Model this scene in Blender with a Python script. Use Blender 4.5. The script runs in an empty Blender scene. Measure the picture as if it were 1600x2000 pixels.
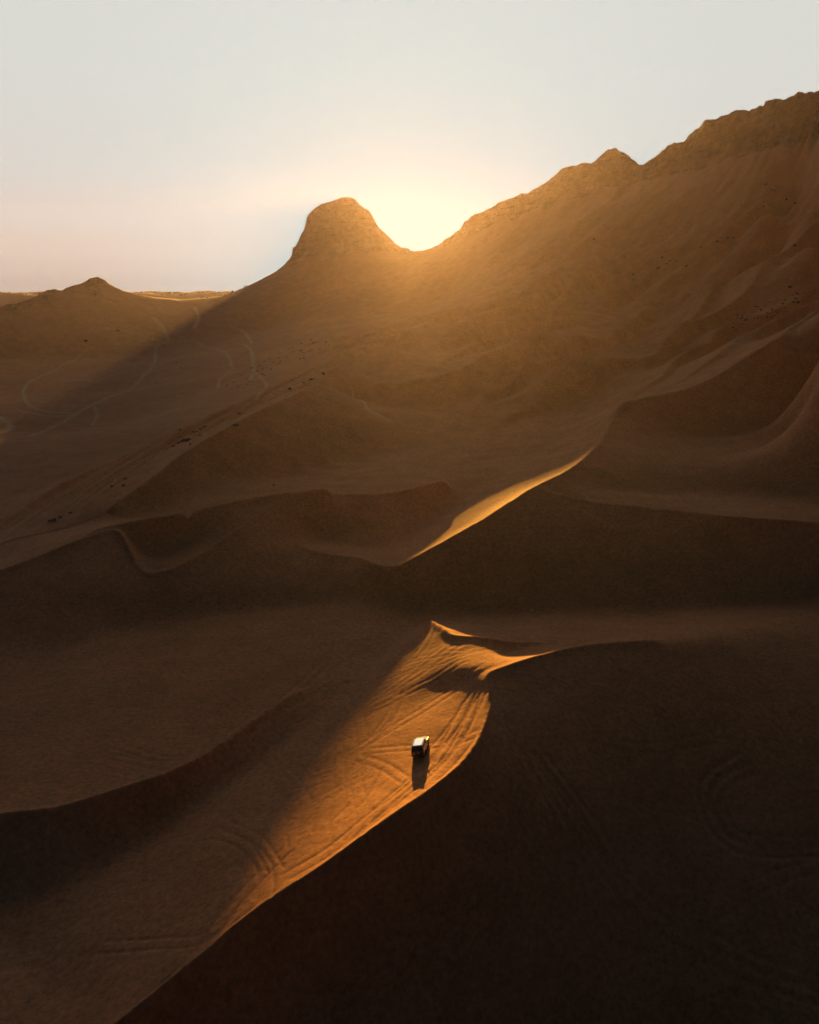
import bpy, bmesh, math, random
import numpy as np
from mathutils import Vector, Matrix, Euler

random.seed(7)
rng = np.random.RandomState(7)
scn = bpy.context.scene
QUALITY = 1.0          # 1 = final terrain grid

# ------------------------------------------------------------------ camera
FPX, PITCH, CAMZ = 1664.0, math.radians(15.0), 65.0
cam_d = bpy.data.cameras.new("camera")
cam = bpy.data.objects.new("camera", cam_d)
scn.collection.objects.link(cam)
cam.location = (0, 0, CAMZ)
cam.rotation_euler = (math.radians(90) - PITCH, 0, 0)
cam_d.sensor_fit = 'VERTICAL'
cam_d.sensor_height = 24.0
cam_d.lens = 24.0 * FPX / 2000.0
cam_d.clip_start = 1.0
cam_d.clip_end = 80000.0
scn.camera = cam

# ------------------------------------------------------------------ light
SUN_AZ = math.radians(-0.5)      # to the right of straight ahead (+Y)
SUN_EL = math.radians(5.35)
EXPOSURE = 1.6
scn.view_settings.view_transform = 'Standard'
scn.view_settings.look = 'None'
scn.view_settings.exposure = EXPOSURE
scn.view_settings.gamma = 1.0

sun_dir = Vector((math.sin(SUN_AZ) * math.cos(SUN_EL), math.cos(SUN_AZ) * math.cos(SUN_EL), math.sin(SUN_EL)))
sd = bpy.data.lights.new("sun", 'SUN')
sd.energy = 3.6
sd.angle = math.radians(0.55)
sd.color = (1.0, 0.585, 0.095)
so = bpy.data.objects.new("sun", sd)
scn.collection.objects.link(so)
so.rotation_euler = sun_dir.to_track_quat('Z', 'Y').to_euler()

world = bpy.data.worlds.new("World")
scn.world = world
world.use_nodes = True
nt = world.node_tree
nt.nodes.clear()
N = nt.nodes.new
L = nt.links.new
out = N('ShaderNodeOutputWorld'); bg = N('ShaderNodeBackground')
L(bg.outputs[0], out.inputs[0])
sky = N('ShaderNodeTexSky')
sky.sky_type = 'NISHITA'; sky.sun_disc = False
sky.sun_elevation = SUN_EL; sky.sun_rotation = SUN_AZ
sky.air_density = 1.0; sky.dust_density = 3.0; sky.ozone_density = 1.0
tc = N('ShaderNodeTexCoord')
def vdot(a, vec):
    n = N('ShaderNodeVectorMath'); n.operation = 'DOT_PRODUCT'
    L(a, n.inputs[0]); n.inputs[1].default_value = vec
    return n.outputs['Value']
nrm = N('ShaderNodeVectorMath'); nrm.operation = 'NORMALIZE'
L(tc.outputs['Generated'], nrm.inputs[0])
cd = vdot(nrm.outputs[0], tuple(sun_dir))           # cosine of the angle from the sun
ez = vdot(nrm.outputs[0], (0, 0, 1))
# dusty dusk sky: bright towards the sun, dim and bluish overhead and behind
HAZE_ON = True
HAZE_DENS = 0.0000300
HAZE_G = 0.745
HAZE_TOP = 222.0
HAZE_R = 1900.0
HAZE_COL = (.97, .71, 1.0)
def ramp_w(inp, stops):
    r = N('ShaderNodeValToRGB'); L(inp, r.inputs[0]); cr = r.color_ramp; cr.interpolation = 'EASE'
    cr.elements[0].position = stops[0][0]; cr.elements[0].color = (*stops[0][1], 1)
    cr.elements[1].position = stops[-1][0]; cr.elements[1].color = (*stops[-1][1], 1)
    for p, c in stops[1:-1]:
        e = cr.elements.new(p); e.color = (*c, 1)
    return r.outputs[0]
def mth(op, a, b=None):
    n = N('ShaderNodeMath'); n.operation = op
    for i, v in enumerate((a, b)):
        if v is None: continue
        if isinstance(v, (int, float)): n.inputs[i].default_value = v
        else: L(v, n.inputs[i])
    return n.outputs[0]
def mixw(mode, fac, a, b):
    m = N('ShaderNodeMix'); m.data_type = 'RGBA'; m.blend_type = mode
    if isinstance(fac, (int, float)): m.inputs[0].default_value = fac
    else: L(fac, m.inputs[0])
    for i, v in ((6, a), (7, b)):
        if isinstance(v, tuple): m.inputs[i].default_value = (*v, 1)
        else: L(v, m.inputs[i])
    return m.outputs[2]
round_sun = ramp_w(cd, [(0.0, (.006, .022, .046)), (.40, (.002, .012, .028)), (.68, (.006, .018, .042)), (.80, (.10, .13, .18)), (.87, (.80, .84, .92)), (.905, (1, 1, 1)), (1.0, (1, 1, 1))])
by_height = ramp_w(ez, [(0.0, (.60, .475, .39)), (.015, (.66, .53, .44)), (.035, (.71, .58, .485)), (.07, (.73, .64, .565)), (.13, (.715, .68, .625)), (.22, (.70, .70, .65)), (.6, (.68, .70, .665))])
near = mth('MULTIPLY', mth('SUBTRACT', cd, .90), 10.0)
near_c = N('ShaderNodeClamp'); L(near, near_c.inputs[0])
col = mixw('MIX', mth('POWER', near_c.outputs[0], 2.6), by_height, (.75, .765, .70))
# the air between here and the sky adds its own glow; the sky behind it is that much dimmer
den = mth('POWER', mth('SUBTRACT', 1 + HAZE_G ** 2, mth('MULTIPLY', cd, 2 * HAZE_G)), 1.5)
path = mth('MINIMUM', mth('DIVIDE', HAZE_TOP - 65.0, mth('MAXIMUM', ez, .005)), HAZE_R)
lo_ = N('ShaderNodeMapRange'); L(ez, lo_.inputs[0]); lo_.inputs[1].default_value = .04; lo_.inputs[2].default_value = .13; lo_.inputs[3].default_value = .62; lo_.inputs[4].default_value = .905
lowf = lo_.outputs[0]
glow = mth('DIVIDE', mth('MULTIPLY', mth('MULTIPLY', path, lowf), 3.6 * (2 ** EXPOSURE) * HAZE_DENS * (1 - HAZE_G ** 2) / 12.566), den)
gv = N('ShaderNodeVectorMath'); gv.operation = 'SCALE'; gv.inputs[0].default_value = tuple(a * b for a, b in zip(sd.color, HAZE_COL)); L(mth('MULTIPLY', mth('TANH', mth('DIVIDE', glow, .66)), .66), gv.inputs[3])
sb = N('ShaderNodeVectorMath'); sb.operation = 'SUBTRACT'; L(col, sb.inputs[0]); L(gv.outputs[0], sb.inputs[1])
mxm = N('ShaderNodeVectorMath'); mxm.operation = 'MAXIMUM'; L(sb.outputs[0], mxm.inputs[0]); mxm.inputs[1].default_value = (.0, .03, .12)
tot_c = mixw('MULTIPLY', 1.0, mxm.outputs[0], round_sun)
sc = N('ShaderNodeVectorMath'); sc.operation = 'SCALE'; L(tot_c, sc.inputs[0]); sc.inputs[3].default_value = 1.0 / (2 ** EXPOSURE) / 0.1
s2 = N('ShaderNodeVectorMath'); s2.operation = 'SCALE'; L(sky.outputs[0], s2.inputs[0]); s2.inputs[3].default_value = 0.0008
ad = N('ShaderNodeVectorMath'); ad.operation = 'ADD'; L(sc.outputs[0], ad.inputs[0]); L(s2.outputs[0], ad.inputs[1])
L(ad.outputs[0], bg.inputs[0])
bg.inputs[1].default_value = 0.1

scn.render.engine = 'CYCLES'
scn.cycles.use_denoising = True
scn.cycles.denoiser = 'OPENIMAGEDENOISE'
scn.cycles.denoising_input_passes = 'RGB_ALBEDO_NORMAL'
scn.cycles.denoising_prefilter = 'ACCURATE'
scn.cycles.max_bounces = 6
scn.cycles.diffuse_bounces = 3
scn.cycles.volume_bounces = 0

# ------------------------------------------------------------------ projection helpers (surveying the place)
SP, CP = math.sin(PITCH), math.cos(PITCH)
def ray(px, py):
    x = px - 800.0; u = 1000.0 - py
    return x, CP * FPX + SP * u, -SP * FPX + CP * u
def at_z(px, py, z):
    x, y, w = ray(px, py)
    t = (z - CAMZ) / w
    return x * t, y * t, z
def at_q(px, py, r):
    x, y, w = ray(px, py)
    t = r / math.hypot(x, y)
    return x * t, y * t, CAMZ + w * t
def at_r(px, py, r):
    r = r * (1 - .22 * max(0.0, (px - 1100) / 500.0))     # the ridge swings nearer on the right
    x, y, w = ray(px, py)
    t = r / math.hypot(x, y)
    return x * t, y * t, CAMZ + w * t

# ------------------------------------------------------------------ noise
def _hash(ix, iy, seed):
    h = (ix.astype(np.int64) * 374761393 + iy.astype(np.int64) * 668265263 + seed * 1442695041) & 0xFFFFFFFF
    h = ((h ^ (h >> 13)) * 1274126177) & 0xFFFFFFFF
    h = h ^ (h >> 16)
    return (h & 0xFFFF) / 65535.0 * 2 * math.pi
def perlin(x, y, seed=0):
    ix = np.floor(x); iy = np.floor(y); fx = x - ix; fy = y - iy
    u = fx * fx * fx * (fx * (fx * 6 - 15) + 10); v = fy * fy * fy * (fy * (fy * 6 - 15) + 10)
    def g(dx, dy):
        a = _hash(ix + dx, iy + dy, seed)
        return np.cos(a) * (fx - dx) + np.sin(a) * (fy - dy)
    a = g(0, 0) * (1 - u) + g(1, 0) * u
    b = g(0, 1) * (1 - u) + g(1, 1) * u
    return (a * (1 - v) + b * v) * 1.5
def fbm(x, y, seed=0, octv=4, gain=.5):
    s = 0; a = 1.0
    for i in range(octv):
        s = s + a * perlin(x * 2 ** i, y * 2 ** i, seed + i * 17); a *= gain
    return s
def ridged(x, y, seed=0, octv=4):
    s = 0; a = 1.0
    for i in range(octv):
        s = s + a * (1 - 2 * np.abs(perlin(x * 2 ** i, y * 2 ** i, seed + i * 31))); a *= .5
    return s
def sstep(a, b, x):
    t = np.clip((x - a) / (b - a), 0, 1)
    return t * t * (3 - 2 * t)

# ------------------------------------------------------------------ crest / valley survey lines
# (points (px, py, height)) ; 'z' = third value is a height, 'r' = a distance from the drone
CREST, VALL = [], []
def C(pts, mode='z', sharp=True): CREST.append((pts, mode, sharp))
def V(pts, mode='z'): VALL.append((pts, mode))

# foreground dune with the car: brink line
C([(60,2130,-4.5),(230,1998,-3),(370,1885,-1.8),(500,1778,-.6),(600,1710,0),(700,1640,.4),(780,1585,.6),(840,1542,.8),(900,1493,1.0),(935,1445,1.2),(952,1395,1.4),(955,1350,1.7),(951,1322,2.0),(985,1306,2.2),(1050,1283,2.3),(1130,1264,2.0),(1200,1257,1.6),(1280,1253,1.0)])
C([(1280,1253,1.0),(1340,1249,.3),(1400,1243,-.8),(1500,1225,-2.6),(1650,1195,-4.2),(1900,1150,-4.5)], sharp=False)
# foot of its slip face
V([(300,2330,-20),(600,2250,-25),(1000,2180,-29),(1300,2150,-30),(1700,2120,-28),(2100,1950,-24)])
# small secondary knolls near the top of the lit patch
C([(838,1213,-.8),(862,1228,.4),(885,1243,1.1),(925,1247,1.3),(960,1251,1.1),(1000,1256,.5),(1060,1258,-.8)])
C([(878,1256,1.2),(895,1275,1.5),(905,1292,1.8),(905,1306,2.0)], sharp=False)
C([(925,1258,1.4),(945,1272,1.5),(955,1290,1.8),(951,1313,2.2)], sharp=False)
V([(978,1281,.6),(1000,1279,-.1),(1030,1274,-.4),(1080,1266,-.2)])
C([(905,1306,2.0),(930,1303,2.1),(951,1313,2.2)], sharp=False)
V([(820,1375,-1.6),(865,1345,-.7),(890,1330,.3)])
# valley between the lit dune and the next ones
V([(-200,1800,-8.8),(0,1770,-8.6),(160,1720,-8.4),(300,1620,-8),(420,1540,-7.7),(510,1475,-7.5),(600,1410,-7.2),(680,1340,-6.5),(740,1280,-6.5),(800,1230,-6.3),(835,1200,-6.5),(900,1192,-7.4),(1000,1195,-8.4),(1150,1198,-9),(1350,1192,-9),(1500,1170,-7),(1750,1130,-6)])
# left dune
C([(-200,1625,-3),(0,1591,-2.6),(80,1583,-2.6),(150,1568,-2.8),(250,1536,-3.3),(330,1509,-3.7),(420,1462,-4.4),(500,1405,-5.1),(590,1345,-5.6)])
C([(20,1850,-9),(60,1895,-8),(100,1935,-7),(135,1962,-6.4)], sharp=False)
V([(-200,1400,-6.5),(0,1320,-7.4),(100,1275,-8.2),(250,1230,-9),(400,1205,-9),(550,1190,-8.6),(700,1180,-7.2),(835,1192,-6.8)])
# second row
C([(-200,1195,-1),(0,1117,1.5),(60,1095,2.2),(110,1074,3),(170,1052,3.8),(215,1038,4.2),(240,1045,3.6),(256,1075,1.0),(268,1102,-1.2),(285,1119,-2.2),(315,1120,-2.2),(345,1110,-1.6),(400,1080,0),(440,1052,1.6),(480,1025,3.2),(520,995,4.8),(560,975,5.6),(620,966,5.2),(690,967,4.3),(750,965,4),(810,956,4.4),(870,940,5.4)])
V([(262,1062,.5),(285,1098,-3.3),(330,1085,-3.6),(400,1045,-1.6),(460,1010,1),(520,985,3.4)])
C([(190,1036,4.2),(240,1024,5),(300,1012,5.6),(350,1003,6.2),(420,989,6.6),(500,974,6.8),(560,965,6.8),(640,955,6.8)])
C([(575,1058,-1.5),(600,1074,-1.8),(640,1083,-1.6),(700,1090,-1.2),(735,1104,-.7),(775,1108,0),(800,1096,1.5),(830,1080,2.8),(865,1060,4.2),(900,1040,5.8),(930,1022,7.4),(960,1004,8.2),(1000,980,9.8),(1025,964,10.8),(1050,951,11.2),(1090,934,11.2),(1125,910,11.3),(1150,890,11.8),(1175,862,13.2),(1190,835,15.4),(1203,803,18.6),(1215,789,21.5),(1245,781,22.5),(1300,771,24.5),(1350,760,26.5),(1400,738,30),(1450,705,36),(1520,662,44.4),(1600,617,51.2),(1750,550,66)])
V([(600,1055,-3.6),(660,1065,-3.6),(740,1066,-3.2),(790,1055,-3),(850,1015,-1.6),(900,975,0),(960,935,2.5),(1040,890,3.4),(1100,850,6),(1150,810,10),(1185,785,15)])
V([(800,1086,-.6),(850,1061,1.3),(900,1029,3.1),(950,998,5),(1000,968,6.8),(1050,939,8.2),(1100,908,9.2),(1145,872,10.4),(1180,830,13.4)])
C([(1050,955,11.1),(1065,961,10.4),(1100,971,9),(1150,981,7.8),(1250,992,7.2),(1350,1003,7.2),(1450,1013,8.6),(1600,1025,7.4),(1850,1040,7)])
V([(1110,950,7.8),(1200,960,5.8),(1300,965,5.8),(1420,960,6),(1520,970,6),(1700,990,7)])
C([(1240,820,17.4),(1275,850,13.4),(1310,868,12),(1350,879,11.4),(1420,886,11.4),(1500,880,12.4),(1560,868,13.6)], sharp=False)
V([(1320,845,12.4),(1400,855,11.4),(1500,848,13),(1600,815,17),(1750,745,27)])
# third row
C([(-150,1130,-2),(0,1063,-.5),(60,1050,.3),(100,1040,1),(150,1022,2.2),(200,1000,3.6),(250,968,5.4),(300,934,7.6),(350,896,10.4),(400,865,13),(450,836,15),(500,808,17),(550,785,18.7),(600,763,20),(650,742,20.6),(700,727,20.6),(735,730,19.6),(765,745,17.2)])
V([(120,1050,-1.5),(200,1030,-1),(300,1000,.4),(400,958,1.8),(500,935,.2),(600,925,-2),(700,893,-2),(800,865,2),(880,845,4),(960,835,5),(1040,815,7),(1110,785,10.5),(1160,765,15)])
C([(700,757,15.4),(740,754,15.6),(800,746,17.4),(860,736,19.6),(925,722,22),(960,714,23.6),(990,707,25),(1040,712,25),(1070,725,23.4)])
C([(990,707,25.8),(1020,690,27.6),(1050,672,32),(1080,652,35),(1120,633,38.5),(1160,618,42),(1215,607,45),(1266,598,47.5)])
V([(700,822,0),(740,803,5),(800,798,6.5),(860,790,7),(925,785,8.5),(990,770,10),(1040,764,11.5),(1080,752,13.5)])
V([(1100,730,17),(1140,715,18.5),(1200,695,21.5),(1260,672,26),(1330,656,33)])
V([(1250,712,25.5),(1330,694,30),(1400,682,34),(1480,656,40)])
C([(1090,710,28),(1200,672,34.5),(1280,654,38.5),(1340,646,40.5),(1400,640,42),(1430,636,43)])
C([(1400,640,42),(1440,634,43.6),(1475,631,44.8),(1520,628,46.5),(1560,622,49)], sharp=False)
# small catching crests under the saddle
C([(690,700,24),(730,676,29),(765,662,32),(790,650,34.6),(825,635,37.2),(860,626,38),(920,621,38.5),(980,612,40.5)])
C([(720,718,21.5),(760,693,27),(785,677,29.2),(810,666,31),(850,662,31.2),(900,655,33),(960,640,35.2)])
V([(745,681,24.5),(772,672,27.4),(800,658,30),(830,648,32.6),(870,641,34.4),(930,636,35.4),(1000,628,36)])
V([(740,716,20),(770,704,22.5),(800,690,25.4),(860,684,26),(920,676,27.4),(970,664,30)])
V([(780,705,18),(850,700,18.5),(930,690,20.5),(1000,672,25)])
# left valley floor
V([(-250,1060,-14),(0,985,-16),(120,940,-16.5),(220,900,-15),(320,860,-11),(420,815,-5),(520,768,2),(620,720,9),(700,680,16),(780,640,24),(860,600,34)])
V([(-200,830,-31),(0,835,-31),(120,850,-29),(240,830,-26),(340,790,-20),(440,745,-11),(540,700,0),(640,660,12)])
V([(-200,775,-29),(0,770,-29),(120,770,-28),(240,765,-26),(330,745,-19)])
V([(-200,735,-25),(0,730,-26),(120,730,-26),(240,728,-23),(330,715,-17)])
V([(-200,700,-16),(0,700,-20),(120,700,-22),(240,700,-22),(340,690,-16),(440,670,-9),(540,640,4)])
# ---- far ridge and rock (distances)
RIDGE = [(-250,640,1100),(-100,612,1180),(0,600,1250),(15,594,1255),(30,595,1260),(45,592,1265),(75,577,1280),(95,567,1290),(105,565,1290),(122,569,1300),(135,562,1310),(150,556,1330),(165,550,1340),(180,542,1350),(190,542,1350),(205,549,1350),(225,561,1350),(245,570,1350),(300,580,1360),(345,586,1370),(400,583,1400),(450,576,1430),(500,553,1460),(540,531,1480),(568,514,1500),
 (571,500,1500),(572,484,1500),(578,481,1500),(583,472,1500),(590,456,1500),(597,446,1500),(598,436,1500),(603,420,1500),(612,410,1500),(622,402,1500),(632,396,1500),(648,393,1500),(660,389,1500),(672,385,1500),(684,385,1500),(694,390,1500),(702,400,1500),(715,408,1500),(724,418,1500),(731,430,1500),(737,441,1500),(748,453,1500),(760,464,1500),(775,479,1500),(782,483,1500),(798,487,1500),(812,492,1500),(827,497,1500),
 (838,489,1490),(855,478,1475),(868,469,1460),(885,459,1450),(893,451,1440),(902,446,1435),(904,438,1430),(908,431,1428),(925,421,1415),(940,414,1400),(965,402,1385),(980,395,1370),(1000,386,1350),(1030,377,1330),(1065,358,1300),(1085,340,1280),(1100,328,1270),(1130,322,1250),(1160,316,1230),(1172,306,1222),(1186,294,1215),(1200,291,1210),(1215,297,1203),(1235,312,1192),(1248,323,1186),(1258,322,1180),(1280,306,1166),(1290,300,1160),(1305,283,1150),(1320,279,1142),(1340,272,1130),(1355,257,1120),(1370,246,1110),(1377,234,1105),(1395,233,1096),(1410,227,1088),(1430,221,1078),(1450,217,1066),(1475,212,1052),(1492,207,1042),(1495,197,1040),(1515,196,1028),(1540,192,1012),(1565,183,996),(1600,177,975),(1700,150,850),(1850,110,720)]
BASE = [(568,516,1470),(600,506,1440),(640,496,1430),(690,490,1430),(740,487,1440),(790,500,1460),(828,503,1470),
 (860,488,1440),(900,470,1400),(940,446,1370),(1000,428,1300),(1060,404,1250),(1120,384,1210),(1180,372,1170),(1250,352,1130),(1320,340,1085),(1380,322,1050),(1440,305,1015),(1500,285,985),(1550,268,955),(1600,247,925),(1700,205,815),(1850,150,690)]
# diagonal ribs of wind-blown sand on the mountain side
C([(1266,598,663),(1310,588,645),(1350,576,620),(1412,551,600),(1475,531,585),(1537,509,572),(1600,480,560),(1700,430,545),(1850,340,540)], 'q')
V([(1290,632,38),(1350,632,39),(1420,622,43),(1500,605,48),(1600,570,58),(1700,520,70)])
C([(1150,585,700),(1237,547,722),(1287,524,730),(1340,502,720),(1400,475,700),(1480,441,670),(1600,392,630),(1750,320,600)], 'q')
V([(1240,568,690),(1300,545,708),(1400,512,658),(1500,475,628),(1600,435,603),(1720,380,580)], 'q')
C([(1240,500,860),(1320,470,820),(1400,433,780),(1510,378,722),(1600,330,680),(1720,260,640)], 'q', False)
V([(1260,512,810),(1320,488,785),(1400,455,750),(1500,405,702),(1600,361,664)], 'q')
# long streaks from the left up to the saddle
C([(0,1010,-4),(120,965,-3.4),(240,912,-1),(340,862,3),(440,808,8),(540,758,14),(640,708,19.5),(720,672,25),(800,632,32)], sharp=False)

# ------------------------------------------------------------------ terrain solve on a polar grid round the drone
dth = 0.00145 / QUALITY
dln = 0.0033 / QUALITY
TH0, TH1 = -math.radians(50), math.radians(50)
R0, R1 = 24.0, 1850.0
nth = int((TH1 - TH0) / dth) + 1
nr = int(math.log(R1 / R0) / dln) + 1
nth += (-nth) % 32; nr += (-nr) % 32
th = TH0 + dth * np.arange(nth)
lr = math.log(R0) + dln * np.arange(nr)

def dense(pts, mode, smooth, step=0.5):
    P = []
    for p in pts:
        x, y, z = {'z': at_z, 'r': at_r, 'q': at_q}[mode](*p)
        P.append((math.atan2(x, y), math.log(math.hypot(x, y)), z))
    P = np.array(P)
    outp = []
    n = len(P)
    for i in range(n - 1):
        a, b = P[i], P[i + 1]
        k = int(max(abs(b[0] - a[0]) / dth, abs(b[1] - a[1]) / dln) / step) + 2
        t = np.linspace(0, 1, k, endpoint=False)[:, None]
        if smooth:
            p0 = P[i - 1] if i else a - (b - a); p3 = P[i + 2] if i + 2 < n else b + (b - a)
            q = .5 * ((2 * a) + (-p0 + b) * t + (2 * p0 - 5 * a + 4 * b - p3) * t * t + (-p0 + 3 * a - 3 * b + p3) * t ** 3)
        else:
            q = a + (b - a) * t
        outp.append(q)
    outp.append(P[-1:])
    return np.concatenate(outp)

cons = []    # (samples, kind) kind 0 valley 1 soft crest 2 sharp crest 3 ridge
for pts, mode, sharp in CREST: cons.append((dense(pts, mode, True), 2 if sharp else 1))
for pts, mode in VALL: cons.append((dense(pts, mode, True), 0))
rd = dense(RIDGE, 'r', False, .25)
cons.append((rd, 3))
cons.append((dense(BASE, 'r', True), 2))
back = rd.copy(); back[:, 1] += .09; back[:, 2] = 19 + (back[:, 2] - 19) * .45
cons.append((back, 0))
back2 = rd.copy(); back2[:, 1] += .22; back2[:, 2] = 19
cons.append((back2, 0))

def stamp(f):
    a, b = nr // f, nth // f
    S = np.zeros((a, b)); W = np.zeros((a, b)); K = np.zeros((a, b), int) - 1
    M = np.full((a, b), -1e9)
    for q, k in cons:
        j = np.round((q[:, 0] - TH0) / (dth * f) - (f - 1) / (2 * f)).astype(int)
        i = np.round((q[:, 1] - lr[0]) / (dln * f) - (f - 1) / (2 * f)).astype(int)
        ok = (i >= 0) & (i < a) & (j >= 0) & (j < b)
        i, j, z = i[ok], j[ok], q[ok, 2]
        if k == 3: np.maximum.at(M, (i, j), z)
        np.add.at(S, (i, j), z); np.add.at(W, (i, j), 1)
        K[i, j] = np.maximum(K[i, j], k)
    fix = W > 0
    Z = np.where(fix, S / np.maximum(W, 1), 0)
    Z = np.where(M > -1e8, M, Z)
    return Z, fix, K

wx, wy = 1 / dth ** 2, 1 / dln ** 2
tot = 2 * (wx + wy); ax, ay = wx / tot, wy / tot
def relax(z, fix, fv, n, om=1.0):
    for _ in range(n):
        p = np.pad(z, 1, mode='edge')
        zn = ax * (p[1:-1, :-2] + p[1:-1, 2:]) + ay * (p[:-2, 1:-1] + p[2:, 1:-1])
        z = z + om * (zn - z)
        z = np.where(fix, fv, z)
    return z
z = None
for f in (32, 16, 8, 4, 2, 1):
    fv, fix, K = stamp(f)
    fix[-1, :] = True; fv[-1, :] = 19
    if z is None:
        z = np.full(fv.shape, 0.0); n = 1500
    else:
        z = np.repeat(np.repeat(z, 2, 0), 2, 1)[:fv.shape[0], :fv.shape[1]]
        n = {16: 600, 8: 300, 4: 160, 2: 90, 1: 60}[f]
    z = relax(z, fix, fv, n)
# round the valleys, keep the brinks
keep = fix & (K >= 2)
z = relax(z, keep, fv, int(62 * QUALITY))
# a wind-built lip along each brink
rads = np.exp(lr)[:, None] + 0 * th[None, :]
lip = np.where(K == 2, .0028 * rads, 0) * (rads < 700)
z = relax(z, keep, fv + lip, 12)
ridge_keep = fix & (K == 3)
z = relax(z, ridge_keep, fv, 2)

TH, LR = np.meshgrid(th, lr)
R = np.exp(LR)
X, Y = R * np.sin(TH), R * np.cos(TH)

# distance (in rows) to ridge -> rock mask
def line_interp(q, col=1):
    o = np.argsort(q[:, 0]); return np.interp(th, q[o, 0], q[o, col])
ridge_lr = line_interp(rd); 
base_q = dense(BASE, 'r', True)
base_lr = line_interp(base_q)
in_x = (th > base_q[0, 0]) & (th < base_q[-1, 0])
in_x2 = sstep(base_q[0, 0] - .004, base_q[0, 0] + .004, th)
jit = .012 * fbm(X / 30, Y / 30, 5, 3)
rock = sstep(-.012, .008, LR - base_lr[None, :] + jit) * in_x2[None, :]
# rocky caps of the small left hills
hill = np.exp(-((th - math.atan2(*at_r(180, 545, 1350)[:2])) / .016) ** 2)[None, :] * sstep(-.035, -.01, LR - ridge_lr[None, :] + jit * 2)
for hx in (105, 30):
    hill = np.maximum(hill, np.exp(-((th - math.atan2(*at_r(hx, 570, 1290)[:2])) / .012) ** 2)[None, :] * sstep(-.02, -.006, LR - ridge_lr[None, :] + jit))
rock = np.clip(rock + hill, 0, 1)
front = 1 - sstep(0, .01, LR - ridge_lr[None, :])

# undulation, ribs, ripples
far = sstep(350, 900, R)
z = z + (1 - rock) * (.45 * fbm(X / 45, Y / 45, 1, 3) * sstep(60, 200, R) + .10 * fbm(X / 11, Y / 11, 2, 3) * (1 - far * .3))
Sx = np.where(TH < 0, 2.4 * TH, 2.4 * TH - 1.5 * TH ** 2)       # the wind streaks run up to the right
uu = LR - Sx
ribmask = sstep(330, 500, R) * sstep(-.16, .02, TH + .05 * fbm(X / 200, Y / 200, 9, 2))
streak_lr = np.interp(th, *(lambda q: (q[np.argsort(q[:, 0]), 0], q[np.argsort(q[:, 0]), 1]))(dense([(0,1010,-4),(240,912,-1),(440,808,8),(640,708,19.5),(800,632,32)], 'z', True)))
strk = np.exp(-((LR - streak_lr[None, :]) / .15) ** 2) * sstep(.10, 0, TH)
rmod = .35 + .65 * sstep(-.3, .5, fbm(X / 180, Y / 180, 14, 2))
def sharp(n): return np.where(n > 0, n, n * .45)
z = z + (1 - rock) * ribmask * rmod * sstep(380, 850, R) * (7.5 * sharp(perlin(uu * 11, TH * 2.2, 3)) + 4.6 * sharp(perlin(uu * 25 + 3, TH * 4, 4)) + 1.5 * perlin(uu * 60, TH * 8, 6))
z = z + strk * R / 350 * (4.2 * sharp(perlin(uu * 22, TH * 3, 12)) + 2.2 * sharp(perlin(uu * 50, TH * 6, 13)) + .7 * perlin(uu * 110, TH * 10, 15))
# transverse dunes between the rows: gentle backs, steep faces towards the drone
def saw(p, k=.2):
    f_ = p - np.floor(p)
    return np.where(f_ < k, sstep(0, 1, f_ / k), 1 - sstep(-.15, 1.0, (f_ - k) / (1 - k)) * 1.0)
centre = 1 - .8 * np.exp(-((TH - .01) / .075) ** 2) * (1 - sstep(600, 800, R))
patch = sstep(-.25, .55, fbm(X / 130 + 5, Y / 200, 91, 3))
wv = fbm(TH * 5, LR * 3, 93, 3)
mid = sstep(340, 440, R) * (1 - sstep(760, 1000, R)) * sstep(-.17, -.06, TH)
z = z + (1 - rock) * mid * centre * (.35 + .65 * patch) * 10.5 * (saw(uu * 7.5 + .8 * wv) - .45)
mtn = sstep(560, 700, R) * sstep(.05, .16, TH)
z = z + (1 - rock) * mtn * (.35 + .65 * patch) * 8.0 * (saw(uu * 9 + 1.1 * wv + .4, .3) - .45)
# hummocky floor of the left valley
hum = sstep(.02, -.12, TH) * sstep(560, 750, R)
z = z + (1 - rock) * hum * (.9 * fbm(X / 70, Y / 110, 21, 4) + 2.5 * np.maximum(0, fbm(X / 90, Y / 60, 22, 3)) * sstep(1050, 1200, R) * sstep(-.25, -.4, TH))
z = z + hum * .35 * fbm(X / 6, Y / 9, 23, 2)
# rock relief
A_ = R * TH
rel = 3.0 * fbm(X / 34, Y / 34, 31, 3) + 4.4 * fbm(A_ / 15 + z / 30, z / 8, 33, 4) + 1.6 * fbm(A_ / 5, z / 3.2, 34, 3)
ledge = (z + 3 * fbm(X / 50, Y / 50, 35, 2)) / 9.0
ledge = 5.0 * (sstep(.55, .95, ledge - np.floor(ledge)) - (ledge - np.floor(ledge)))
gull = -3.5 * np.maximum(0, perlin(A_ / 42, z / 60, 37)) ** 1
edge = np.exp(-((LR - ridge_lr[None, :]) / .007) ** 2)
z = z + rock * (rel + ledge + gull) * (1 - .93 * edge)
z = z + edge * rock * (1.9 * fbm(A_ / 13, LR * 40, 41, 4) + 1.2 * np.abs(perlin(A_ / 5, LR * 80, 42)))
GROUND = z

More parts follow.
